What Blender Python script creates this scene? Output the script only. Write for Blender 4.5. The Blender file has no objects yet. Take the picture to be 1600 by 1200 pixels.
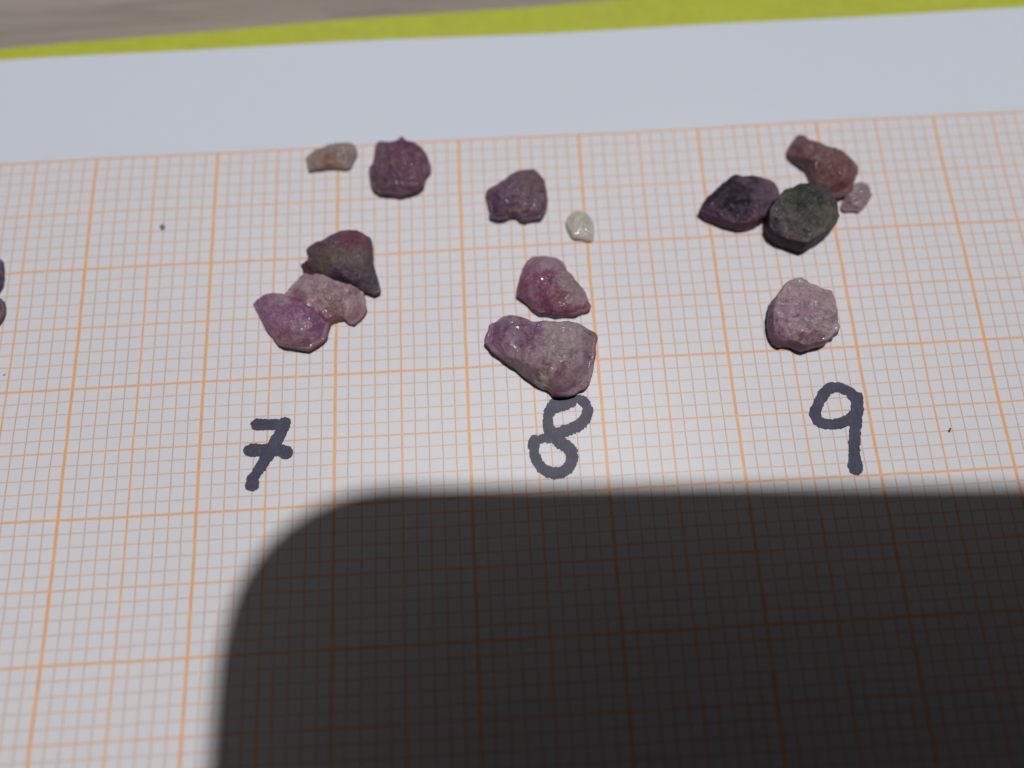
import bpy, bmesh, math, random, json
import numpy as np
from mathutils import Vector, Matrix, Euler, noise

MM = 0.001
C = bpy.context.scene.collection
SC = bpy.context.scene

# ------------------------------------------------------------------ camera
cam_rot = Euler((0.30438, 0.0046, -0.05473))
cam_pos = Vector((-2.351, -18.032, 58.934))           # millimetres
cd = bpy.data.cameras.new('camera'); cam = bpy.data.objects.new('camera', cd); C.objects.link(cam)
cam.location = cam_pos * MM; cam.rotation_euler = cam_rot
cd.sensor_width = 36; cd.lens = 28.644; cd.clip_start = 0.004; cd.clip_end = 20
cd.dof.use_dof = True; cd.dof.focus_distance = 0.0608; cd.dof.aperture_fstop = 8.5
SC.camera = cam

# ------------------------------------------------------------------ light
SUN = Vector((0.07, 0.12, 1.0)).normalized()
elev = math.asin(SUN.z); azim = math.atan2(SUN.x, SUN.y)
w = bpy.data.worlds.new('World'); SC.world = w; w.use_nodes = True
nt = w.node_tree; bg = nt.nodes['Background']
sky = nt.nodes.new('ShaderNodeTexSky'); sky.sky_type = 'NISHITA'; sky.sun_disc = False; sky.dust_density = 3.0; sky.ozone_density = 0.0; sky.air_density = 0.05
sky.sun_elevation = elev; sky.sun_rotation = azim
nt.links.new(sky.outputs[0], bg.inputs[0]); bg.inputs[1].default_value = 0.05
sl = bpy.data.lights.new('sun', 'SUN'); sl.energy = 5.0; sl.angle = math.radians(1.6); sl.color = (1.0, 0.965, 0.955)
so = bpy.data.objects.new('sun', sl); C.objects.link(so); so.rotation_euler = SUN.to_track_quat('Z', 'Y').to_euler()
so.location = (0, 0, 1)
SC.view_settings.view_transform = 'Standard'; SC.view_settings.look = 'None'
SC.view_settings.exposure = -1.27; SC.view_settings.gamma = 1

DATA = json.loads(r'''{"stones":{"s71":{"H":1.1,"pts":[[-17.56,20.92],[-17.29,21.24],[-16.64,21.57],[-16.21,21.58],[-15.68,21.96],[-14.96,22.08],[-14.24,22.16],[-13.67,21.95],[-13.37,21.45],[-13.35,20.96],[-13.62,20.32],[-13.9,19.72],[-14.32,19.64],[-15.07,19.76],[-15.9,19.79],[-16.71,19.73],[-17.33,19.66],[-17.47,20.16]],"paint":[[-14.7,21.51,1.0,150,135,125],[-16.53,20.88,0.8,148,130,120],[-15.47,20.1,0.65,156,114,98],[-13.9,20.43,0.7,150,135,135],[-16.87,19.58,0.4,140,120,110]]},"s72":{"H":1.6,"pts":[[-11.9,21.05],[-11.67,21.72],[-11.4,21.95],[-10.66,21.87],[-10.03,21.83],[-9.77,22.04],[-9.61,22.33],[-9.4,22.0],[-9.09,21.76],[-8.58,21.59],[-8.08,21.11],[-7.68,20.63],[-7.4,19.99],[-7.21,19.45],[-7.34,18.81],[-7.68,18.4],[-7.86,17.61],[-8.24,17.18],[-9.08,16.89],[-9.82,16.72],[-10.65,16.9],[-11.47,17.08],[-11.98,17.54],[-12.22,18.21],[-12.33,18.86],[-12.28,19.48],[-11.94,19.98],[-11.88,20.5]],"paint":[[-10.71,19.09,1.5,96,74,84],[-8.91,18.39,1.4,112,72,92],[-9.8,21.14,0.8,92,42,88],[-10.95,21.39,0.6,105,70,98],[-9.39,20.51,0.3,125,50,80],[-8.1,19.83,0.7,115,80,100],[-10.98,17.34,1.0,84,66,78],[-10.36,18.18,0.6,76,60,84],[-8.52,16.9,0.7,100,62,88],[-11.48,20.03,0.7,112,88,100]]},"s73":{"H":2.2,"pts":[[-17.29,12.38],[-17.08,12.62],[-16.62,12.95],[-16.11,13.01],[-15.51,13.35],[-14.91,13.55],[-14.51,13.76],[-14.02,13.9],[-13.33,13.8],[-12.9,13.53],[-12.56,13.28],[-12.18,13.04],[-12.05,12.59],[-12.04,11.81],[-12.03,11.03],[-11.85,10.2],[-11.62,9.44],[-11.47,8.79],[-11.53,8.36],[-11.94,8.23],[-12.64,8.5],[-13.34,8.81],[-14.25,9.07],[-15.13,9.51],[-15.8,9.9],[-16.65,10.06],[-17.31,10.35],[-17.64,10.8],[-17.73,11.1],[-17.17,11.37],[-17.16,11.71],[-17.25,12.02]],"paint":[[-15.19,12.63,0.6,98,72,92],[-16.52,11.82,0.7,96,74,84],[-13.54,12.76,0.8,112,66,82],[-12.29,12.25,0.5,118,85,100],[-14.92,11.07,1.0,108,94,88],[-13.19,10.7,0.9,112,98,96],[-15.91,10.86,0.7,100,86,76],[-14.17,9.83,0.7,72,58,86],[-12.2,9.29,0.8,98,88,96],[-11.71,8.19,0.5,92,80,90],[-15.89,9.82,0.6,66,38,58],[-13.92,8.96,0.6,58,28,48],[-17.13,10.38,0.5,88,40,64],[-12.69,8.24,0.6,70,36,52],[-11.95,10.63,0.5,92,84,94]]},"s74":{"H":1.9,"pts":[[-21.34,7.86],[-21.1,8.21],[-20.51,8.64],[-19.83,8.75],[-18.94,8.58],[-18.44,8.37],[-17.87,8.15],[-17.13,7.88],[-16.39,7.62],[-15.93,7.34],[-15.65,6.85],[-15.45,6.35],[-15.41,5.85],[-15.54,5.35],[-15.6,4.94],[-15.89,4.55],[-16.48,4.17],[-16.97,3.89],[-17.84,4.07],[-18.79,4.28],[-19.34,4.52],[-19.61,4.91],[-20.06,5.47],[-20.51,6.06],[-20.89,6.96]],"paint":[[-20.2,7.45,0.9,140,100,132],[-19.28,6.08,1.0,142,98,136],[-17.33,5.45,0.8,162,132,152],[-18.86,8.27,0.5,160,140,150],[-17.88,8.11,0.4,112,58,74],[-16.98,7.26,0.7,138,88,132],[-17.3,4.16,0.8,130,100,110],[-18.29,5.24,0.5,124,70,92],[-16.36,5.5,0.4,112,66,114],[-15.87,4.85,0.6,132,90,116],[-18.75,4.49,0.6,130,106,98],[-16.82,4.39,0.4,108,58,72]]},"s75":{"H":1.5,"pts":[[-19.11,8.49],[-18.76,8.98],[-18.26,9.58],[-17.77,10.13],[-17.27,10.42],[-16.37,10.42],[-15.38,10.06],[-14.41,9.64],[-13.64,9.35],[-12.83,8.83],[-12.65,7.92],[-12.54,7.19],[-12.78,6.64],[-13.14,6.2],[-13.64,5.89],[-13.99,6.03],[-14.24,6.43],[-14.83,6.29],[-15.52,5.96],[-16.47,6.42],[-17.41,7.01],[-18.37,7.63]],"paint":[[-17.5,9.31,0.8,158,140,152],[-16.0,8.68,0.9,160,138,146],[-15.99,7.88,0.6,158,124,138],[-14.9,7.44,0.4,128,112,86],[-15.09,6.6,0.55,122,56,76],[-13.78,8.02,0.8,166,142,150],[-13.28,6.4,0.6,142,96,112],[-17.72,8.51,0.5,130,84,100]]},"s81":{"H":1.5,"pts":[[-2.91,16.5],[-2.8,16.86],[-2.51,17.11],[-1.91,17.32],[-1.66,17.64],[-1.11,17.88],[-0.63,18.3],[-0.16,18.48],[0.66,18.45],[1.38,18.39],[1.68,18.03],[1.97,17.54],[2.09,16.86],[2.06,16.03],[2.1,15.48],[1.9,14.85],[1.69,14.4],[1.4,14.05],[0.76,13.97],[0.21,13.83],[-0.15,13.96],[-0.49,14.34],[-0.94,14.36],[-1.31,14.17],[-1.95,14.08],[-2.66,14.33],[-2.74,14.56],[-2.58,15.03],[-2.68,15.67],[-2.79,16.13]],"paint":[[0.56,16.43,1.2,112,92,98],[-0.73,16.39,0.6,108,80,108],[-1.54,15.68,0.65,80,46,92],[-2.18,16.29,0.45,104,76,92],[-2.12,14.27,0.5,70,54,84],[-0.84,14.48,0.6,98,66,72],[1.1,14.37,0.8,106,80,96],[0.15,13.86,0.4,92,54,82],[0.89,17.58,0.8,112,88,94],[1.6,16.66,0.45,110,94,110]]},"s82":{"H":0.7,"pts":[[3.41,13.78],[3.67,14.27],[4.05,14.63],[4.6,14.73],[5.04,14.6],[5.37,14.19],[5.61,13.79],[5.69,13.33],[5.65,12.71],[5.6,12.24],[5.41,11.95],[4.95,12.0],[4.61,12.13],[4.16,12.17],[3.81,12.33],[3.62,12.86],[3.47,13.32]],"paint":[[4.53,13.27,1.5,196,196,186],[5.04,11.99,0.25,188,166,150]]},"s83":{"H":1.8,"pts":[[-0.83,8.17],[-0.53,8.85],[-0.22,9.72],[0.16,10.32],[0.71,10.59],[1.58,10.6],[2.45,10.44],[2.94,10.02],[3.17,9.49],[3.27,9.11],[3.63,8.66],[4.04,8.08],[4.32,7.65],[4.51,7.14],[4.65,6.61],[4.84,6.2],[4.73,5.95],[4.42,5.76],[3.98,5.67],[3.45,5.49],[2.85,5.51],[2.15,5.52],[1.46,5.65],[0.77,5.76],[0.2,6.4],[-0.37,7.03],[-0.92,7.45]],"paint":[[1.88,9.62,0.8,156,138,148],[2.78,8.31,0.9,160,144,148],[3.66,6.92,0.7,164,144,150],[1.55,8.39,0.7,126,38,96],[0.58,8.71,0.55,136,82,120],[-0.21,7.95,0.55,112,62,92],[1.21,6.96,0.65,108,34,84],[2.42,6.73,0.6,140,84,94],[1.86,5.7,0.6,98,34,68],[3.08,5.79,0.55,116,58,80],[4.3,5.72,0.4,124,80,92],[0.45,6.57,0.55,126,78,100]]},"s84":{"H":2.3,"pts":[[-3.48,3.59],[-3.41,4.1],[-3.22,4.43],[-3.15,5.03],[-2.63,5.16],[-2.18,5.56],[-1.57,5.72],[-1.06,5.67],[-0.48,5.39],[0.1,5.06],[0.68,4.96],[1.36,5.0],[2.04,4.88],[2.89,4.82],[3.39,4.72],[4.06,4.45],[4.55,4.09],[4.96,3.82],[5.06,3.47],[4.95,3.06],[4.83,2.56],[4.79,2.05],[4.62,1.4],[4.4,0.57],[4.19,-0.01],[3.82,-0.49],[3.31,-0.62],[3.08,-0.86],[2.53,-0.99],[1.69,-0.96],[1.36,-0.81],[1.13,-0.44],[0.48,-0.13],[0.07,0.15],[-0.41,0.61],[-0.9,0.97],[-1.3,1.48],[-1.79,1.83],[-2.35,2.35],[-3.08,2.97],[-3.24,3.32]],"paint":[[1.61,2.46,1.5,166,156,156],[3.33,3.13,1.2,160,148,152],[1.94,3.72,0.7,176,168,164],[-1.86,4.45,0.8,120,78,120],[-2.47,3.97,0.5,126,80,124],[-1.44,3.4,0.7,150,126,144],[0.42,4.06,0.35,112,52,112],[-0.39,3.34,0.4,112,60,100],[0.44,2.78,0.6,150,116,146],[-1.5,2.38,0.7,142,106,126],[0.71,1.15,0.45,136,92,98],[2.01,0.78,0.35,130,72,94],[2.05,-0.07,0.6,146,108,116],[0.73,0.06,0.3,186,176,156],[3.88,1.07,0.8,148,130,138],[4.42,1.8,0.4,122,84,110],[3.29,-0.39,0.7,142,112,122],[4.55,3.31,0.5,126,100,112],[-0.6,1.33,0.6,132,110,112],[-1.82,5.22,0.5,142,126,140],[1.61,-0.88,0.7,96,48,62],[-0.22,-0.19,0.5,118,88,104],[-1.56,1.13,0.4,96,58,90],[4.25,2.57,0.3,150,128,136]]},"s91":{"H":2.0,"pts":[[14.13,13.92],[14.5,14.56],[15.07,15.16],[15.73,15.81],[16.35,16.21],[16.86,16.54],[17.39,16.85],[18.39,16.78],[19.51,16.65],[20.2,16.39],[20.58,16.1],[20.72,15.54],[20.74,15.0],[20.61,14.48],[20.07,14.11],[19.65,13.57],[19.21,12.83],[18.59,12.5],[17.76,12.22],[17.06,12.26],[16.17,12.58],[15.39,13.0],[14.7,13.36]],"paint":[[16.53,14.98,1.5,36,27,46],[17.62,15.5,0.9,50,40,58],[16.8,13.25,0.7,34,22,48],[19.07,14.83,0.7,96,80,96],[19.66,15.38,0.45,104,86,104],[18.86,13.41,0.6,92,70,88],[16.69,12.4,0.7,98,66,84],[15.23,12.88,0.7,80,48,80],[17.96,16.06,0.35,92,82,96],[14.57,13.66,0.5,86,58,88],[17.65,12.07,0.6,100,66,80]]},"s92":{"H":2.6,"pts":[[20.72,14.84],[21.2,15.05],[22.01,15.34],[22.69,15.31],[23.48,15.23],[24.18,15.13],[24.57,14.66],[24.64,14.11],[25.01,13.77],[25.02,13.04],[24.96,12.34],[24.53,11.7],[23.94,11.21],[23.16,10.65],[22.35,10.24],[21.82,10.0],[21.35,10.14],[20.7,10.48],[19.94,10.86],[19.39,11.38],[19.24,11.83],[19.28,12.68],[19.37,13.19],[19.71,13.66],[20.12,14.09],[20.42,14.51]],"paint":[[22.27,13.51,1.5,56,62,57],[20.63,12.76,0.8,88,90,88],[22.49,11.81,1.0,84,82,78],[23.53,12.03,0.8,96,96,84],[23.0,10.39,0.7,110,106,98],[20.96,11.62,0.5,94,88,86],[19.22,11.72,0.7,56,36,50],[20.2,10.0,0.8,60,42,62],[21.14,9.67,0.5,62,52,90],[20.83,10.79,0.4,92,66,60],[23.92,14.27,0.6,78,72,76],[20.56,13.89,0.5,74,76,52]]},"s93":{"H":1.9,"pts":[[22.25,19.51],[22.59,19.9],[23.27,20.48],[23.76,20.4],[24.18,19.85],[24.9,19.36],[25.54,18.97],[26.32,18.62],[27.02,18.32],[27.37,17.81],[27.62,17.16],[27.57,16.64],[27.23,16.26],[26.99,15.77],[26.64,15.18],[26.18,14.69],[25.67,14.54],[24.98,14.63],[24.27,15.19],[23.76,15.83],[23.57,16.54],[23.43,17.33],[23.04,17.75],[22.45,18.31],[22.13,18.76]],"paint":[[22.85,19.09,0.7,116,76,84],[22.39,18.51,0.45,96,64,84],[23.64,17.55,1.0,112,82,84],[25.8,18.02,0.9,124,94,94],[26.68,17.07,0.6,118,84,84],[24.47,16.32,0.7,116,80,80],[25.09,15.41,0.6,104,66,66],[23.24,16.68,0.5,92,52,58],[23.3,15.51,0.5,108,58,48],[26.16,15.64,0.5,112,60,66],[22.43,19.71,0.45,108,82,94]]},"s94":{"H":1.0,"pts":[[25.84,14.18],[26.27,14.8],[26.74,15.17],[26.95,15.69],[27.24,15.94],[27.76,16.01],[28.24,15.8],[28.37,15.21],[28.27,14.66],[27.92,14.08],[27.52,13.66],[27.07,13.27],[26.49,13.39],[25.99,13.48],[25.76,13.73]],"paint":[[27.08,14.85,1.0,150,130,138],[27.7,15.4,0.5,138,116,122],[26.46,14.3,0.5,152,122,138],[25.79,13.47,0.45,140,104,120],[26.93,15.21,0.2,196,182,184]]},"s95":{"H":2.5,"pts":[[18.19,3.75],[18.3,4.49],[18.46,5.07],[18.8,5.83],[19.24,6.2],[19.55,6.66],[19.95,7.13],[20.32,7.35],[20.88,7.34],[21.41,7.19],[21.71,6.86],[22.17,6.61],[22.41,6.35],[22.82,6.2],[23.17,6.1],[23.22,5.7],[23.26,5.24],[23.24,4.49],[23.23,3.92],[23.42,3.49],[23.43,3.14],[23.19,2.67],[22.78,2.52],[22.56,2.19],[22.07,1.97],[21.39,1.89],[20.96,1.79],[20.52,1.65],[20.12,1.8],[19.73,2.07],[19.17,2.19],[18.86,2.09],[18.45,2.35],[18.23,2.9]],"paint":[[20.69,5.18,1.7,172,148,160],[20.13,6.27,0.7,182,162,170],[21.65,5.13,0.6,176,160,166],[20.8,4.39,0.7,158,124,146],[22.11,3.54,0.7,170,150,158],[19.48,3.69,0.7,176,146,162],[19.99,2.38,0.6,160,120,122],[20.68,6.66,0.45,160,144,132],[17.97,3.26,0.6,104,66,92],[18.29,2.22,0.6,92,58,84],[19.83,1.37,0.6,92,40,58],[21.33,1.8,0.5,122,80,92],[22.99,5.84,0.5,164,146,150],[20.08,2.32,0.17,60,36,40],[22.6,3.0,0.3,190,178,184]]},"sl1":{"H":1.3,"pts":[[-41.54,12.93],[-41.36,12.28],[-41.29,11.54],[-41.28,10.8],[-41.46,10.26],[-41.96,9.77],[-42.74,9.54],[-43.72,9.92],[-44.21,11.02],[-44.14,12.34],[-43.37,13.15],[-42.37,13.32]],"paint":[[-41.08,11.82,0.7,82,78,120],[-40.93,10.72,0.7,90,62,92]]},"sl2":{"H":1.2,"pts":[[-41.12,9.52],[-40.92,9.09],[-40.84,8.61],[-40.92,8.06],[-41.11,7.64],[-41.5,7.16],[-42.16,6.92],[-42.93,7.19],[-43.22,8.07],[-43.0,8.99],[-42.29,9.39],[-41.63,9.69]],"paint":[[-40.7,8.58,0.7,104,96,100],[-40.58,7.72,0.6,116,92,104]]},"crumb":{"H":0.25,"pts":[[-29.29,15.31],[-29.15,15.53],[-28.91,15.48],[-28.82,15.29],[-28.92,15.08],[-29.16,15.02]],"paint":[[-29.01,15.22,0.5,150,132,138]]}},"digits":{"7":[[[-20.85,-1.62,0.452],[-20.17,-1.68,0.429],[-19.46,-1.7,0.429],[-18.74,-1.63,0.405]],[[-18.74,-1.63,0.452],[-18.95,-2.19,0.476],[-19.41,-3.08,0.5],[-19.92,-3.96,0.5],[-20.41,-4.84,0.429],[-20.91,-5.62,0.429],[-21.02,-6.14,0.524]],[[-21.26,-3.57,0.5],[-20.55,-3.61,0.476],[-19.75,-3.61,0.452],[-19.04,-3.74,0.476],[-18.59,-3.9,0.524]]],"8":[[[2.7,-1.26,0.452],[2.15,-1.27,0.619],[1.51,-1.47,0.571],[1.01,-2.1,0.405],[0.91,-2.93,0.429],[1.17,-3.68,0.476],[1.75,-4.31,0.476],[2.34,-4.8,0.476],[2.55,-5.31,0.429],[2.39,-5.84,0.429],[2.05,-6.32,0.452],[1.41,-6.55,0.452],[0.71,-6.46,0.429],[0.13,-5.98,0.405],[-0.18,-5.34,0.381],[-0.28,-4.7,0.381],[-0.19,-4.06,0.429],[0.08,-3.99,0.357],[0.89,-3.85,0.429],[1.81,-3.53,0.452],[2.72,-3.26,0.452],[3.38,-2.93,0.452],[3.83,-2.35,0.405],[3.92,-1.8,0.405],[3.61,-1.21,0.405],[3.26,-1.05,0.333],[2.71,-1.07,0.333]]],"9":[[[24.17,-2.21,0.452],[23.79,-1.58,0.429],[23.12,-1.21,0.405],[22.49,-1.17,0.429],[21.87,-1.61,0.429],[21.28,-2.43,0.405],[20.9,-3.06,0.429],[21.06,-3.72,0.429],[21.73,-3.99,0.405],[22.54,-3.99,0.405],[23.41,-3.67,0.405],[23.99,-3.23,0.429]],[[24.34,-2.03,0.429],[24.16,-2.78,0.476],[23.9,-3.69,0.452],[23.56,-5.06,0.429],[23.34,-5.96,0.429],[23.25,-6.76,0.476],[23.2,-7.21,0.571],[23.16,-7.43,0.524]]],"dot":[[[30.66,-4.99,0.1],[30.8,-4.8,0.06]]],"tick":[[[-40.39,3.42,0.045],[-40.3,3.47,0.04]]]},"warp":[[-0.016,-0.0415,-0.0161,0.1232,-0.0732,-0.081,0.1763,-0.0897,-0.1358,-0.0992],[-0.0108,-0.0117,-0.1123,0.0295,0.0542,0.0171,0.0568,0.0135,0.0881,0.2399]]}''')

# ------------------------------------------------------------------ helpers
def lin(c):
    return [((v / 255 + 0.055) / 1.055) ** 2.4 if v > 10 else v / 255 / 12.92 for v in c]

class Nodes:
    def __init__(s, name):
        s.m = bpy.data.materials.new(name); s.m.use_nodes = True; s.t = s.m.node_tree
        s.b = s.t.nodes['Principled BSDF']
    def n(s, kind, **kw):
        nd = s.t.nodes.new('ShaderNode' + kind)
        for k, v in kw.items():
            if k.startswith('i_'):
                nd.inputs[k[2:].replace('_', ' ')].default_value = v
            else: setattr(nd, k, v)
        return nd
    def set(s, sock, v):
        if hasattr(v, 'links') or isinstance(v, bpy.types.NodeSocket): s.t.links.new(v, sock)
        else: sock.default_value = v
    def math(s, op, a, b=0.0, c=0.0, clamp=False):
        nd = s.t.nodes.new('ShaderNodeMath'); nd.operation = op; nd.use_clamp = clamp
        s.set(nd.inputs[0], a); s.set(nd.inputs[1], b); s.set(nd.inputs[2], c)
        return nd.outputs[0]
    def mix(s, f, a, b, blend='MIX'):
        nd = s.t.nodes.new('ShaderNodeMix'); nd.data_type = 'RGBA'; nd.blend_type = blend
        s.set(nd.inputs['Factor'], f)
        for k, v in ((6, a), (7, b)):
            if isinstance(v, (tuple, list)): v = tuple(v)[:3] + (1,)
            s.set(nd.inputs[k], v)
        return nd.outputs[2]
    def noise(s, vec, scale, detail=3, rough=.55, dist=0):
        nd = s.n('TexNoise'); s.t.links.new(vec, nd.inputs['Vector'])
        nd.inputs['Scale'].default_value = scale; nd.inputs['Detail'].default_value = detail
        nd.inputs['Roughness'].default_value = rough; nd.inputs['Distortion'].default_value = dist
        return nd.outputs[0]
    def mapping(s, vec, scale=(1, 1, 1), rot=(0, 0, 0)):
        nd = s.n('Mapping'); s.t.links.new(vec, nd.inputs[0]); nd.inputs['Scale'].default_value = scale
        nd.inputs['Rotation'].default_value = rot; return nd.outputs[0]
    def ramp(s, v, a, b):
        nd = s.n('MapRange'); s.t.links.new(v, nd.inputs[0]); nd.inputs[1].default_value = a; nd.inputs[2].default_value = b
        return nd.outputs[0]
    def bump(s, h, strength, dist):
        nd = s.n('Bump'); nd.inputs['Strength'].default_value = strength; nd.inputs['Distance'].default_value = dist
        s.t.links.new(h, nd.inputs['Height']); s.t.links.new(nd.outputs[0], s.b.inputs['Normal'])

def link(name, me, mat, parent=None, smooth=True):
    me.name = name
    o = bpy.data.objects.new(name, me); C.objects.link(o)
    if mat: me.materials.append(mat)
    if parent: o.parent = parent
    if smooth: me.polygons.foreach_set('use_smooth', [True] * len(me.polygons))
    return o

def tag(o, label=None, cat=None, group=None, kind=None):
    for k, v in (('label', label), ('category', cat), ('group', group), ('kind', kind)):
        if v: o[k] = v
    return o

def height(x, y):
    """gentle buckle of the sheet, millimetres"""
    return (0.16 * math.sin(x * 0.085 + 0.7) * math.cos(y * 0.06 + 0.4) + 0.07 * math.sin(x * 0.21 + y * 0.13)
            + 0.05 * math.sin(y * 0.31 - x * 0.05 + 1.0))

# ------------------------------------------------------------------ table (setting)
N = Nodes('greyed_wood')
tc = N.n('TexCoord').outputs['Object']
v1 = N.mapping(tc, (60, 900, 60), (0, 0, math.radians(2)))
v2 = N.mapping(tc, (14, 130, 14), (0, 0, math.radians(2)))
n1 = N.noise(v1, 1.0, 6, .65, .6); n2 = N.noise(v2, 1.0, 4, .6, 1.2); n3 = N.noise(tc, 45, 3, .6)
col = N.mix(N.ramp(n2, .32, .68), lin((142, 132, 124)), lin((172, 162, 152)))
col = N.mix(N.math('MULTIPLY', N.ramp(n1, .5, .72), .55), col, lin((112, 98, 92)))
col = N.mix(N.math('MULTIPLY', N.ramp(n3, .45, .7), .4), col, lin((150, 142, 142)))
N.t.links.new(col, N.b.inputs['Base Color']); N.b.inputs['Roughness'].default_value = .55
N.bump(n1, .35, .0002)
bm = bmesh.new()
bmesh.ops.create_grid(bm, x_segments=24, y_segments=24, size=0.6)
bmesh.ops.translate(bm, verts=bm.verts, vec=(0, 0, -0.0011))
r = bmesh.ops.extrude_face_region(bm, geom=bm.faces[:])
bmesh.ops.translate(bm, verts=[e for e in r['geom'] if isinstance(e, bmesh.types.BMVert)], vec=(0, 0, -0.025))
bmesh.ops.recalc_face_normals(bm, faces=bm.faces)
me = bpy.data.meshes.new('t'); bm.to_mesh(me); bm.free()
tag(link('table_surface', me, N.m, smooth=False), kind='structure')

# ------------------------------------------------------------------ sheets
def sheet(name, x0, x1, y0, top, z, thick, mat, nx=150, ny=150, warp=False, corner=0):
    """a sheet with a gently buckled surface, its far edge following top(x); UVs are millimetres of print"""
    vs, fs, uv = [], [], []
    for layer in (0, 1):
        for j in range(ny + 1):
            for i in range(nx + 1):
                x = x0 + (x1 - x0) * i / nx; t = j / ny
                y = y0 + (top(x) - y0) * t
                vs.append((x * MM, y * MM, (height(x, y) + z - layer * thick) * MM))
    W = nx + 1; O = W * (ny + 1)
    for j in range(ny):
        for i in range(nx):
            a = j * W + i
            fs.append((a, a + 1, a + 1 + W, a + W)); fs.append((O + a, O + a + W, O + a + 1 + W, O + a + 1))
    for i in range(nx):
        fs.append((i, O + i, O + i + 1, i + 1)); a = ny * W + i; fs.append((a, a + 1, O + a + 1, O + a))
    for j in range(ny):
        a = j * W; fs.append((a, a + W, O + a + W, O + a)); a += nx; fs.append((a, O + a, O + a + W, a + W))
    me = bpy.data.meshes.new(name); me.from_pydata(vs, [], fs)
    if warp:
        V = np.array(vs); X = V[:, 0] / MM; Y = V[:, 1] / MM
        x = np.clip(X, -60, 60) / 45; y = np.clip(Y, -40, 40) / 30
        B = np.c_[x ** 0, x, y, x * x, x * y, y * y, x ** 3, x * x * y, x * y * y, y ** 3]
        U = np.c_[X + 35, 22 - Y] + B @ np.array(DATA['warp']).T
        ul = me.uv_layers.new(name='print_mm'); li = np.empty(len(me.loops), int); me.loops.foreach_get('vertex_index', li)
        ul.data.foreach_set('uv', U[li].astype(np.float32).ravel())
    return link(name, me, mat, smooth=False)

# graph paper print
N = Nodes('graph_paper_print')
uvn = N.n('UVMap'); uvn.uv_map = 'print_mm'; uv = uvn.outputs[0]
wob = N.n('TexNoise'); N.t.links.new(uv, wob.inputs['Vector']); wob.inputs['Scale'].default_value = .35; wob.inputs['Detail'].default_value = 3
sub = N.n('VectorMath', operation='SUBTRACT'); N.t.links.new(wob.outputs['Color'], sub.inputs[0]); sub.inputs[1].default_value = (.5, .5, .5)
sca = N.n('VectorMath', operation='SCALE'); N.t.links.new(sub.outputs[0], sca.inputs[0]); sca.inputs['Scale'].default_value = .12
add = N.n('VectorMath', operation='ADD'); N.t.links.new(uv, add.inputs[0]); N.t.links.new(sca.outputs[0], add.inputs[1])
sep = N.n('SeparateXYZ'); N.t.links.new(add.outputs[0], sep.inputs[0]); U, V = sep.outputs[0], sep.outputs[1]
fine = N.noise(uv, 2.3, 4, .7); blot = N.noise(uv, .6, 3, .6); grain = N.noise(uv, 9, 3, .7)
def line(co, period, width, soft=.035):
    q = N.math('DIVIDE', co, period); q = N.math('ADD', q, .5); q = N.math('FRACT', q)
    q = N.math('SUBTRACT', q, .5); q = N.math('ABSOLUTE', q); q = N.math('MULTIPLY', q, period)
    nd = N.n('MapRange', interpolation_type='SMOOTHSTEP'); N.t.links.new(q, nd.inputs[0])
    nd.inputs[1].default_value = width / 2 + soft; nd.inputs[2].default_value = max(0, width / 2 - soft)
    nd.inputs[3].default_value = 0; nd.inputs[4].default_value = 1
    return nd.outputs[0]
inside = N.math('GREATER_THAN', V, -.09)
dens = N.math('ADD', N.math('MULTIPLY', fine, .9), .50)          # uneven printing density
vert_f = N.math('MULTIPLY', line(U, 1, .08, .04), .82)
hor_f = N.math('MULTIPLY', line(V, 1, .08, .05), .56)
vert_m = N.math('MULTIPLY', line(U, 5, .15, .04), .88)
hor_m = N.math('MULTIPLY', line(V, 5, .13, .05), .62)
vert_b = line(U, 10, .24, .045); hor_b = N.math('MULTIPLY', line(V, 10, .19, .05), .82)
f_line = N.math('MAXIMUM', vert_f, hor_f)
b_line = N.math('MAXIMUM', N.math('MAXIMUM', vert_m, hor_m), N.math('MAXIMUM', vert_b, hor_b))
f_line = N.math('MULTIPLY', N.math('MULTIPLY', f_line, dens), inside, clamp=True)
b_line = N.math('MULTIPLY', N.math('MULTIPLY', b_line, N.math('ADD', N.math('MULTIPLY', fine, .5), .75)), inside, clamp=True)
margin = (0.685, 0.76, 0.87); field = (0.745, 0.745, 0.785)
base = N.mix(inside, margin, field)
base = N.mix(N.math('MULTIPLY', N.ramp(blot, .3, .7), .07), base, (.64, .65, .69))
base = N.mix(N.math('MULTIPLY', N.ramp(grain, .3, .7), .05), base, (.60, .60, .66))
base = N.mix(f_line, base, lin((194, 152, 118)))
orange = N.mix(N.ramp(blot, .35, .65), lin((236, 184, 128)), lin((228, 170, 128)))
base = N.mix(b_line, base, orange)
N.t.links.new(base, N.b.inputs['Base Color'])
N.b.inputs['Roughness'].default_value = .46; N.b.inputs['Specular IOR Level'].default_value = .55
hb = N.math('ADD', N.math('MULTIPLY', grain, 1), N.math('MULTIPLY', N.noise(uv, 30, 2, .6), .6))
N.bump(hb, .25, .00002)
paper = sheet('graph_paper', -95, 102, -160, lambda x: 32.66 - ((x - 25) / 70) ** 2 * .33, 0, .11, N.m, 200, 200, warp=True)
tag(paper, 'sheet of orange-ruled millimetre graph paper carrying the stones and handwritten digits', 'graph paper')

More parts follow.
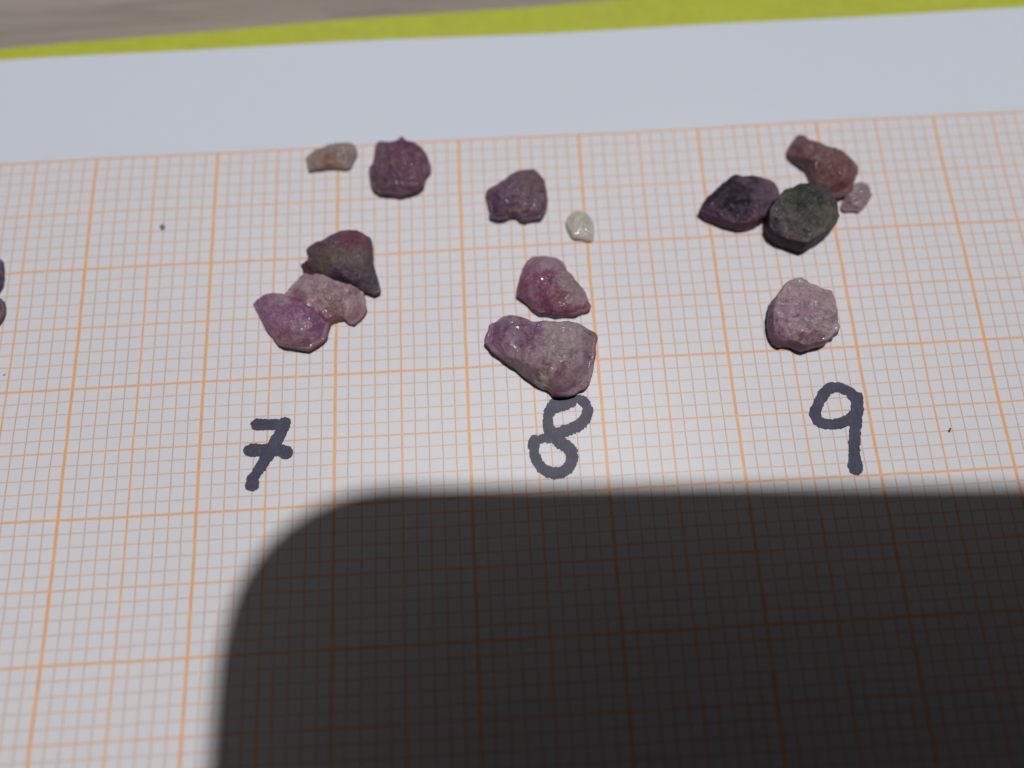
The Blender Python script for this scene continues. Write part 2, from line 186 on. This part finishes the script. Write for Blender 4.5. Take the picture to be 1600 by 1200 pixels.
N = Nodes('lime_card')
tc = N.n('TexCoord').outputs['Object']
a = N.noise(tc, 900, 4, .7); b = N.noise(tc, 120, 3, .6)
col = N.mix(N.ramp(a, .3, .7), lin((178, 190, 40)), lin((192, 200, 66)))
col = N.mix(N.math('MULTIPLY', N.ramp(b, .4, .7), .35), col, lin((172, 178, 74)))
N.t.links.new(col, N.b.inputs['Base Color']); N.b.inputs['Roughness'].default_value = .5
N.bump(a, .3, .00004)
card = sheet('lime_card', -97, 104, -162, lambda x: 35.7 + .0425 * x - (.00004 * (x - 5) ** 2), -.24, .35, N.m, 80, 60)
tag(card, 'lime green card cover under the graph paper, showing as a strip along its far edge', 'card')

# ------------------------------------------------------------------ handwritten digits (ink on the sheet)
def ink_mat():
    N = Nodes('marker_ink')
    tc = N.n('TexCoord').outputs['Object']
    st = N.noise(N.mapping(tc, (5200, 900, 1)), 1, 3, .6); bl = N.noise(tc, 900, 4, .65); sp = N.noise(tc, 7000, 2, .6)
    col = N.mix(N.ramp(bl, .35, .7), lin((44, 47, 74)), lin((64, 67, 92)))
    col = N.mix(N.math('MULTIPLY', N.ramp(st, .55, .75), .45), col, lin((100, 102, 122)))
    col = N.mix(N.math('MULTIPLY', N.ramp(sp, .62, .75), .25), col, lin((160, 160, 175)))
    N.t.links.new(col, N.b.inputs['Base Color']); N.b.inputs['Roughness'].default_value = .5
    N.b.inputs['Specular IOR Level'].default_value = .35
    N.bump(sp, .3, .00002)
    return N.m
INK = ink_mat()

def stroke_mesh(strokes, step=.055, lift=.012, rough=.085, frey=0.0):
    """marching-triangle outline of the union of round-pen strokes; one clean flat film of ink"""
    caps = []
    for s in strokes:
        pts = np.array(s, float)
        if len(pts) > 2:
            out = []                                       # Catmull-Rom through the pen path
            for i in range(len(pts) - 1):
                p0 = pts[max(i - 1, 0)]; p1 = pts[i]; p2 = pts[i + 1]; p3 = pts[min(i + 2, len(pts) - 1)]
                for k in range(5):
                    t = k / 5
                    out.append(.5 * ((2 * p1) + (-p0 + p2) * t + (2 * p0 - 5 * p1 + 4 * p2 - p3) * t * t + (-p0 + 3 * p1 - 3 * p2 + p3) * t ** 3))
            out.append(pts[-1]); pts = np.array(out)
        for a, b in zip(pts[:-1], pts[1:]): caps.append((a, b))
    A = np.array([c[0] for c in caps]); B = np.array([c[1] for c in caps])
    lo = np.minimum(A[:, :2].min(0), B[:, :2].min(0)) - 1; hi = np.maximum(A[:, :2].max(0), B[:, :2].max(0)) + 1
    gx = np.arange(lo[0], hi[0], step); gy = np.arange(lo[1], hi[1], step)
    X, Y = np.meshgrid(gx, gy)
    D = np.full(X.shape, 9.)
    for a, b in caps:
        d = b[:2] - a[:2]; L = max(d @ d, 1e-9)
        t = np.clip(((X - a[0]) * d[0] + (Y - a[1]) * d[1]) / L, 0, 1)
        D = np.minimum(D, np.hypot(X - a[0] - t * d[0], Y - a[1] - t * d[1]) - (a[2] + (b[2] - a[2]) * t))
    for j in range(X.shape[0]):
        for i in range(X.shape[1]):
            if abs(D[j, i]) < .25:
                q = Vector((X[j, i] * 3.2, Y[j, i] * 3.2, 3))
                D[j, i] += rough * noise.noise(q) + rough * .7 * noise.noise(q * 3) + frey * noise.noise(Vector((X[j, i] * 11, Y[j, i] * 2.0, 0)))
    bm = bmesh.new(); cache = {}
    def vert(key, x, y):
        if key not in cache: cache[key] = bm.verts.new((x * MM, y * MM, (height(x, y) + lift) * MM))
        return cache[key]
    for j in range(X.shape[0] - 1):
        for i in range(X.shape[1] - 1):
            if D[j:j + 2, i:i + 2].min() >= 0: continue
            for tri in (((j, i), (j, i + 1), (j + 1, i + 1)), ((j, i), (j + 1, i + 1), (j + 1, i))):
                poly = []
                for k in range(3):
                    a, b = tri[k], tri[(k + 1) % 3]; da, db = D[a], D[b]
                    if da < 0: poly.append(vert(a, X[a], Y[a]))
                    if (da < 0) != (db < 0):
                        t = da / (da - db); key = (min(a, b), max(a, b))
                        poly.append(vert(key, X[a] + t * (X[b] - X[a]), Y[a] + t * (Y[b] - Y[a])))
                if len(poly) > 2:
                    try: bm.faces.new(poly)
                    except ValueError: pass
    me = bpy.data.meshes.new('ink'); bm.to_mesh(me); bm.free()
    return me
for key, lab in (('7', 'crossed figure seven in dark blue marker ink'), ('8', 'looped figure eight in dark blue marker ink'),
                 ('9', 'figure nine in dark blue marker ink')):
    o = link('handwritten_digit', stroke_mesh(DATA['digits'][key], frey=.09 if key == '8' else .03), INK, paper, smooth=False)
    o['label'] = lab
for key in ('dot', 'tick'):
    o = link('ink_speck', stroke_mesh(DATA['digits'][key], step=.03, rough=.03), INK, paper, smooth=False)

# ------------------------------------------------------------------ stones
def stone_mat(name, sss, rough, gloss, vstr=.28, cstr=.5):
    N = Nodes(name)
    at = N.n('Attribute'); at.attribute_name = 'mineral_and_shade_tint'; tint = at.outputs['Color']
    tc = N.n('TexCoord').outputs['Object']
    a = N.noise(tc, 1300, 5, .65, .4); b = N.noise(N.mapping(tc, (2800, 700, 1200), (0, 0, .35)), 1, 4, .65, .3); c = N.noise(tc, 5200, 3, .7)
    col = N.mix(N.math('MULTIPLY', N.ramp(a, .5, .78), .4), tint, N.mix(.25, tint, (.62, .54, .56)))
    col = N.mix(N.math('MULTIPLY', N.ramp(a, .5, .25), .5), col, N.mix(.7, tint, (.02, .008, .02), 'MULTIPLY'))
    col = N.mix(N.math('MULTIPLY', N.ramp(b, .58, .75), .12 if vstr > .2 else .03), col, (.60, .54, .55))
    col = N.mix(N.math('MULTIPLY', N.ramp(c, .5, .75), .3), col, (.05, .03, .045))
    vn = N.noise(tc, 750, 4, .6, .5); vein = N.math('ABSOLUTE', N.math('SUBTRACT', vn, .5)); vein = N.ramp(vein, .022, .004)
    col = N.mix(N.math('MULTIPLY', vein, vstr), col, N.mix(.35, tint, (.75, .66, .66)))
    vn2 = N.noise(tc, 620, 4, .6, .8); crack = N.ramp(N.math('ABSOLUTE', N.math('SUBTRACT', vn2, .5)), .014, .003)
    col = N.mix(N.math('MULTIPLY', crack, cstr), col, N.mix(.6, tint, (.02, .01, .015)))
    N.t.links.new(col, N.b.inputs['Base Color'])
    N.b.inputs['Subsurface Weight'].default_value = sss
    N.b.inputs['Subsurface Radius'].default_value = (1.0, .55, .85); N.b.inputs['Subsurface Scale'].default_value = .0008
    g = N.noise(tc, 1700, 2, .5)
    rg = N.math('ADD', N.math('MULTIPLY', a, .35), rough - .17)
    fresh = N.ramp(g, .64, .69)                           # small fresh glassy breaks in a dull skin
    rg = N.math('ADD', N.math('MULTIPLY', rg, N.math('SUBTRACT', 1, fresh)), N.math('MULTIPLY', fresh, .16))
    N.t.links.new(rg, N.b.inputs['Roughness'])
    N.b.inputs['Coat Weight'].default_value = .1 if vstr > .2 else .03; N.b.inputs['Coat Roughness'].default_value = .08
    N.b.inputs['IOR'].default_value = 1.55; N.b.inputs['Specular IOR Level'].default_value = gloss
    N.bump(N.math('ADD', N.math('MULTIPLY', a, 1.4), N.math('SUBTRACT', N.math('MULTIPLY', c, .25), N.math('MULTIPLY', crack, .6))), .6 if vstr > .2 else .35, .0001)
    return N.m
M_PALE = stone_mat('pale_translucent_mineral', .3, .58, .4)
M_MID = stone_mat('purple_mineral', .2, .58, .36)
M_DARK = stone_mat('dark_mineral', .1, .6, .22, .08, .3)

def resample(pts, n):
    P = np.array(pts + [pts[0]]); d = np.r_[0, np.cumsum(np.hypot(*np.diff(P, axis=0).T))]
    t = np.linspace(0, d[-1], n, endpoint=False)
    Q = np.c_[np.interp(t, d, P[:, 0]), np.interp(t, d, P[:, 1])]
    return (np.roll(Q, 1, 0) + Q * 2 + np.roll(Q, -1, 0)) / 4

def stone(key, name, label, mat, seed, p=3.0, planes=22, z0=0., lumps=(), K=1.16, slab=None, top_shift=0., tilt=(0, 0), centre=None, group=None, cat='stone', seg=200, amp=1.0):
    S = DATA['stones'][key]; H = S['H']; rnd = random.Random(seed)
    B = resample(S['pts'], seg)
    c = B.mean(0) if centre is None else np.array(centre, float)
    R = float(np.hypot(*(B - c).T).mean())
    prof = [(s, 0.0) for s in (0.35, .7, .93)] + [(.975, .015), (.99, .09), (1.0, .2), (1.0, .32), (.99, .44)]
    nt_ = 44
    if slab:                                              # block with steep side walls and a worn flat top
        prof = prof[:5] + [(1, .22), (.995, .35), (.985, .45), (.975, .55), (.965, .64), (.955, .72), (.94, .79)]
    zb, sb_ = prof[-1][1], prof[-1][0]
    for k in range(1, nt_ + 1):
        s = sb_ * math.cos(math.pi / 2 * k / (nt_ + .6))
        prof.append((s, zb + (1 - zb) * (1 - (s / sb_) ** p)))
    V = []
    flatness = .1 if mat is M_DARK else .42
    for s, z in prof:
        xy = c + (B - c) * s
        for q in xy: V.append([q[0], q[1], z * H])
    V = np.array(V)
    rel = (V[:, :2] - c) / R; zz = V[:, 2] / H
    up = np.clip((zz - .34) / .66, 0, 1)
    V[:, 2] += up * (rel[:, 0] * tilt[0] + rel[:, 1] * tilt[1]) * H
    for lx, ly, lr, lh in lumps:
        V[:, 2] += up * lh * np.exp(-((V[:, 0] - lx) ** 2 + (V[:, 1] - ly) ** 2) / lr ** 2)
    # facets: clip against random planes (chipped mineral faces)
    cen = np.array([c[0], c[1], H * .35]); Q = (V - cen) / np.array([R, R, H * .8])
    for k in range(planes):
        az = rnd.uniform(0, 2 * math.pi); el = rnd.uniform(.25, 1.35) if not slab else rnd.uniform(1.05, 1.4)
        n = np.array([math.cos(az) * math.cos(el), math.sin(az) * math.cos(el), math.sin(el)])
        rad = math.hypot(math.cos(el) * 1.0, math.sin(el) * .82)
        off = rad * rnd.uniform(.64, .90); d = Q @ n - off
        m = (d > 0) & (V[:, 2] > H * .36)
        fade = np.clip((V[:, 2] / H - .36) / .12, 0, 1)
        Q[m] -= (d[m] * fade[m])[:, None] * n * np.array([.22, .22, 1.0]) * .95
    V = Q * np.array([R, R, H * .8]) + cen
    # roughness of the broken surface
    side = np.clip(V[:, 2] / (H * .3), 0, 1)
    off = Vector((seed * 3.1, seed * 1.7, seed * .9))
    for i in range(len(V)):
        q = Vector(V[i]) + off
        f1 = noise.voronoi(q * .85 + off * .3)[0][0]; f2 = noise.voronoi(q * 2.1)[0][0]
        a = noise.fractal(q * .8, 1.0, 2.1, 3) * .07 + (f1 - .45) * .36 + (f2 - .45) * .13 + noise.noise(q * 5) * .035 + noise.noise(q * 9) * .015
        a *= amp * side[i]
        v = V[i] - cen; l = math.sqrt(v @ v) + 1e-6
        k = .45
        V[i] += v / l * a * k; V[i][2] += a * up[i] * .9
    V[:, 2] = np.maximum(V[:, 2], 0)
    # tint: mineral patches, with shade painted in along some lower edges
    T = np.zeros((len(V), 3)); Wt = np.full(len(V), 1e-6)
    avg = np.mean([lin(q[3:6]) for q in S['paint']], 0); T += avg * 1e-6
    jit = np.array([[noise.noise(Vector(v) * 1.4 + off), noise.noise(Vector(v) * 1.4 - off), 0] for v in V]) * .45
    jit += np.array([[noise.noise(Vector(v) * 4.5 + off), noise.noise(Vector(v) * 4.5 - off), 0] for v in V]) * .2
    for x, y, r, cr, cg, cb in S['paint']:
        dd = ((V[:, 0] + jit[:, 0] - x) ** 2 + (V[:, 1] + jit[:, 1] - y) ** 2) / (r * r)
        wgt = np.exp(-dd * 1.6) / r ** 1.5 + 1e-5
        T += wgt[:, None] * np.array(lin((cr, cg, cb))); Wt += wgt
    T = T / Wt[:, None]
    T = T * (1 - flatness) + avg * flatness
    if slab:  # side wall colour; on the green and pale pink stones it paints shade
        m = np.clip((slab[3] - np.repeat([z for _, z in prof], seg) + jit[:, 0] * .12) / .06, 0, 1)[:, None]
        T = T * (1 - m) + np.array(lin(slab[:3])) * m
    T = np.clip(T * K * (.88 if mat is M_DARK else 1) * .93, 0, .9)
    X0, Y0 = c; hz = height(X0, Y0) + .02 + z0
    n_r = len(prof); fs = []
    for j in range(n_r - 1):
        for i in range(seg):
            a = j * seg + i; b = j * seg + (i + 1) % seg
            fs.append((a, b, b + seg, a + seg))
    vs = [tuple(((v - np.array([X0, Y0, 0])) * MM)) for v in V]
    vs.append((0, 0, 0)); vs.append(tuple((V[-seg:].mean(0) - np.array([X0, Y0, 0])) * MM))
    nb = len(vs) - 2
    for i in range(seg):
        fs.append((nb, (i + 1) % seg, i)); fs.append((nb + 1, (n_r - 1) * seg + i, (n_r - 1) * seg + (i + 1) % seg))
    me = bpy.data.meshes.new(name); me.from_pydata(vs, [], fs)
    ca = me.color_attributes.new('mineral_and_shade_tint', 'FLOAT_COLOR', 'POINT')
    Tc = np.vstack([T, T[0], T[-1]]); ca.data.foreach_set('color', np.c_[Tc, np.ones(len(Tc))].astype(np.float32).ravel())
    o = link(name, me, mat); o.location = (X0 * MM, Y0 * MM, hz * MM)
    return tag(o, label, cat, group)

stone('s71', 'stone', 'small beige stone with an orange-brown middle, on the top grid line above the seven', M_PALE, 1, p=2.6)
stone('s72', 'stone', 'rounded purple stone touching the top grid line, with a small pointed tip', M_MID, 2, p=3.2)
stone('s75', 'stone', 'pinkish grey stone with a small olive spot, half hidden under the dark triangular stone', M_PALE, 17, p=3.2)
stone('s74', 'stone', 'bright violet-pink lump, leftmost of the stones above the seven', M_MID, 4, p=3.2)
stone('s73', 'stone', 'triangular olive-grey stone with dark red top corner, leaning on the pinkish grey stone', M_DARK, 3, p=3.4)
stone('s81', 'stone', 'brownish mauve stone with violet left edge, topmost in the column above the eight', M_MID, 5, p=3.4)
stone('s82', 'stone', 'tiny greenish white oval stone lying on a thick orange line', M_PALE, 6, p=4, planes=4, amp=.15)
stone('s84', 'stone', 'largest stone, grey with pink and violet patches, touching the figure eight', M_PALE, 8, p=3.4)
stone('s83', 'stone', 'magenta stone with pale grey right side, resting against the largest grey stone', M_MID, 7, p=3.0)
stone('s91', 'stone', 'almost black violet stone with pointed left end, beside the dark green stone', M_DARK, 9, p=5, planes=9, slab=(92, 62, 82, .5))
stone('s93', 'stone', 'reddish brown elongated stone, farthest in the cluster above the nine', M_MID, 11, p=3.2)
stone('s94', 'stone', 'small pale pink translucent stone at the right end of the cluster', M_PALE, 12, p=2.6)
stone('s92', 'stone', 'dark green stone with shaded side painted near-black purple, in the middle of the cluster', M_DARK, 10, p=5, planes=8, slab=(58, 38, 54, .74))  # slab colour darkens the walls as painted shade
stone('s95', 'stone', 'pale pink rounded stone with shaded lower left side painted dark purple, alone above the nine', M_PALE, 13, p=5, planes=6, slab=(116, 76, 100, .70))  # shade of the steep side is put into the slab colour
stone('sl1', 'stone', 'blue-violet stone cut off by the left edge, the farther of two', M_MID, 14)
stone('sl2', 'stone', 'grey-brown stone cut off by the left edge, the nearer of two', M_MID, 15)
stone('crumb', 'stone_crumb', 'tiny brownish crumb alone on the grid at the far left', M_MID, 16, cat='crumb', seg=40, amp=.2)

# ------------------------------------------------------------------ the phone taking the picture; it casts the rounded shadow
Rm = cam_rot.to_matrix(); ex, ey, ez = Rm.col[0], Rm.col[1], Rm.col[2]
back = 2.0                                                        # the back cover lies this far behind the lens point
def shadow(a, b):
    p = cam_pos + ex * a + ey * b + ez * back
    return (p.x - SUN.x / SUN.z * p.z, p.y - SUN.y / SUN.z * p.z)
target = (-22.15, -5.55)                                           # where the unrounded corner's shadow falls
s0 = shadow(0, 0); sa = shadow(1, 0); sb = shadow(0, 1)
M2 = np.array([[sa[0] - s0[0], sb[0] - s0[0]], [sa[1] - s0[1], sb[1] - s0[1]]])
left, topy = np.linalg.solve(M2, np.array([target[0] - s0[0], target[1] - s0[1]]))
PW, PH, PT, PR = 142, 72, 8, 12.0
phone = bpy.data.objects.new('smartphone', None); C.objects.link(phone)
phone.matrix_world = Matrix.Translation((cam_pos + ex * (left + PW / 2) + ey * (topy - PH / 2) + ez * back) * MM) @ Rm.to_4x4()
tag(phone, 'smartphone held level over the paper, its corner casting the rounded shadow', 'smartphone')
def rounded(wd, ht, r, z0, z1, bev=0.0, n=14, cx=0, cy=0):
    bm = bmesh.new(); rings = []
    lv = [(z0, bev), (z0 + bev * .3, bev * .3), (z0 + bev, 0), (z1 - bev, 0), (z1 - bev * .3, bev * .3), (z1, bev)] if bev else [(z0, 0), (z1, 0)]
    for z, ins in lv:
        ring = []
        for (sx, sy, a0) in ((1, 1, 0), (-1, 1, 90), (-1, -1, 180), (1, -1, 270)):
            for k in range(n + 1):
                a = math.radians(a0 + 90 * k / n); rr = r - ins
                ring.append(bm.verts.new(((cx + sx * (wd / 2 - r) + rr * math.cos(a)) * MM, (cy + sy * (ht / 2 - r) + rr * math.sin(a)) * MM, z * MM)))
        rings.append(ring)
    L = len(rings[0])
    for A, B in zip(rings[:-1], rings[1:]):
        for i in range(L): bm.faces.new((A[i], A[(i + 1) % L], B[(i + 1) % L], B[i]))
    bm.faces.new(rings[0][::-1]); bm.faces.new(rings[-1])
    me = bpy.data.meshes.new('r'); bm.to_mesh(me); bm.free(); return me
def plain(name, col, rough, metal=0):
    N = Nodes(name); tc = N.n('TexCoord').outputs['Object']; a = N.noise(tc, 400, 3)
    N.t.links.new(N.mix(N.math('MULTIPLY', a, .15), col, tuple(min(1, v * 1.4 + .01) for v in col)), N.b.inputs['Base Color'])
    N.b.inputs['Roughness'].default_value = rough; N.b.inputs['Metallic'].default_value = metal; return N.m
shell = plain('black_phone_plastic', (.02, .02, .022), .6); glass = plain('black_glass', (.01, .01, .012), .08)
metal = plain('grey_metal', (.3, .3, .31), .3, 1)
link('body', rounded(PW, PH, PR, 0, PT, 1.6), shell, phone, smooth=False)
link('screen', rounded(PW - 8, PH - 6, PR - 3, PT + .02, PT + .25), glass, phone, smooth=False)
lx, ly = -left - PW / 2, -topy + PH / 2
link('camera_ring', rounded(9, 9, 4.5, -.5, -.02, .1, 12, lx, ly), metal, phone, smooth=False)
link('camera_glass', rounded(6.5, 6.5, 3.2, -.62, -.52, 0, 12, lx, ly), glass, phone, smooth=False)
link('flash_window', rounded(4, 4, 2, -.2, -.02, 0, 8, lx, ly - 10), plain('flash_plastic', (.7, .68, .6), .3), phone, smooth=False)
print('phone left/top', left, topy)
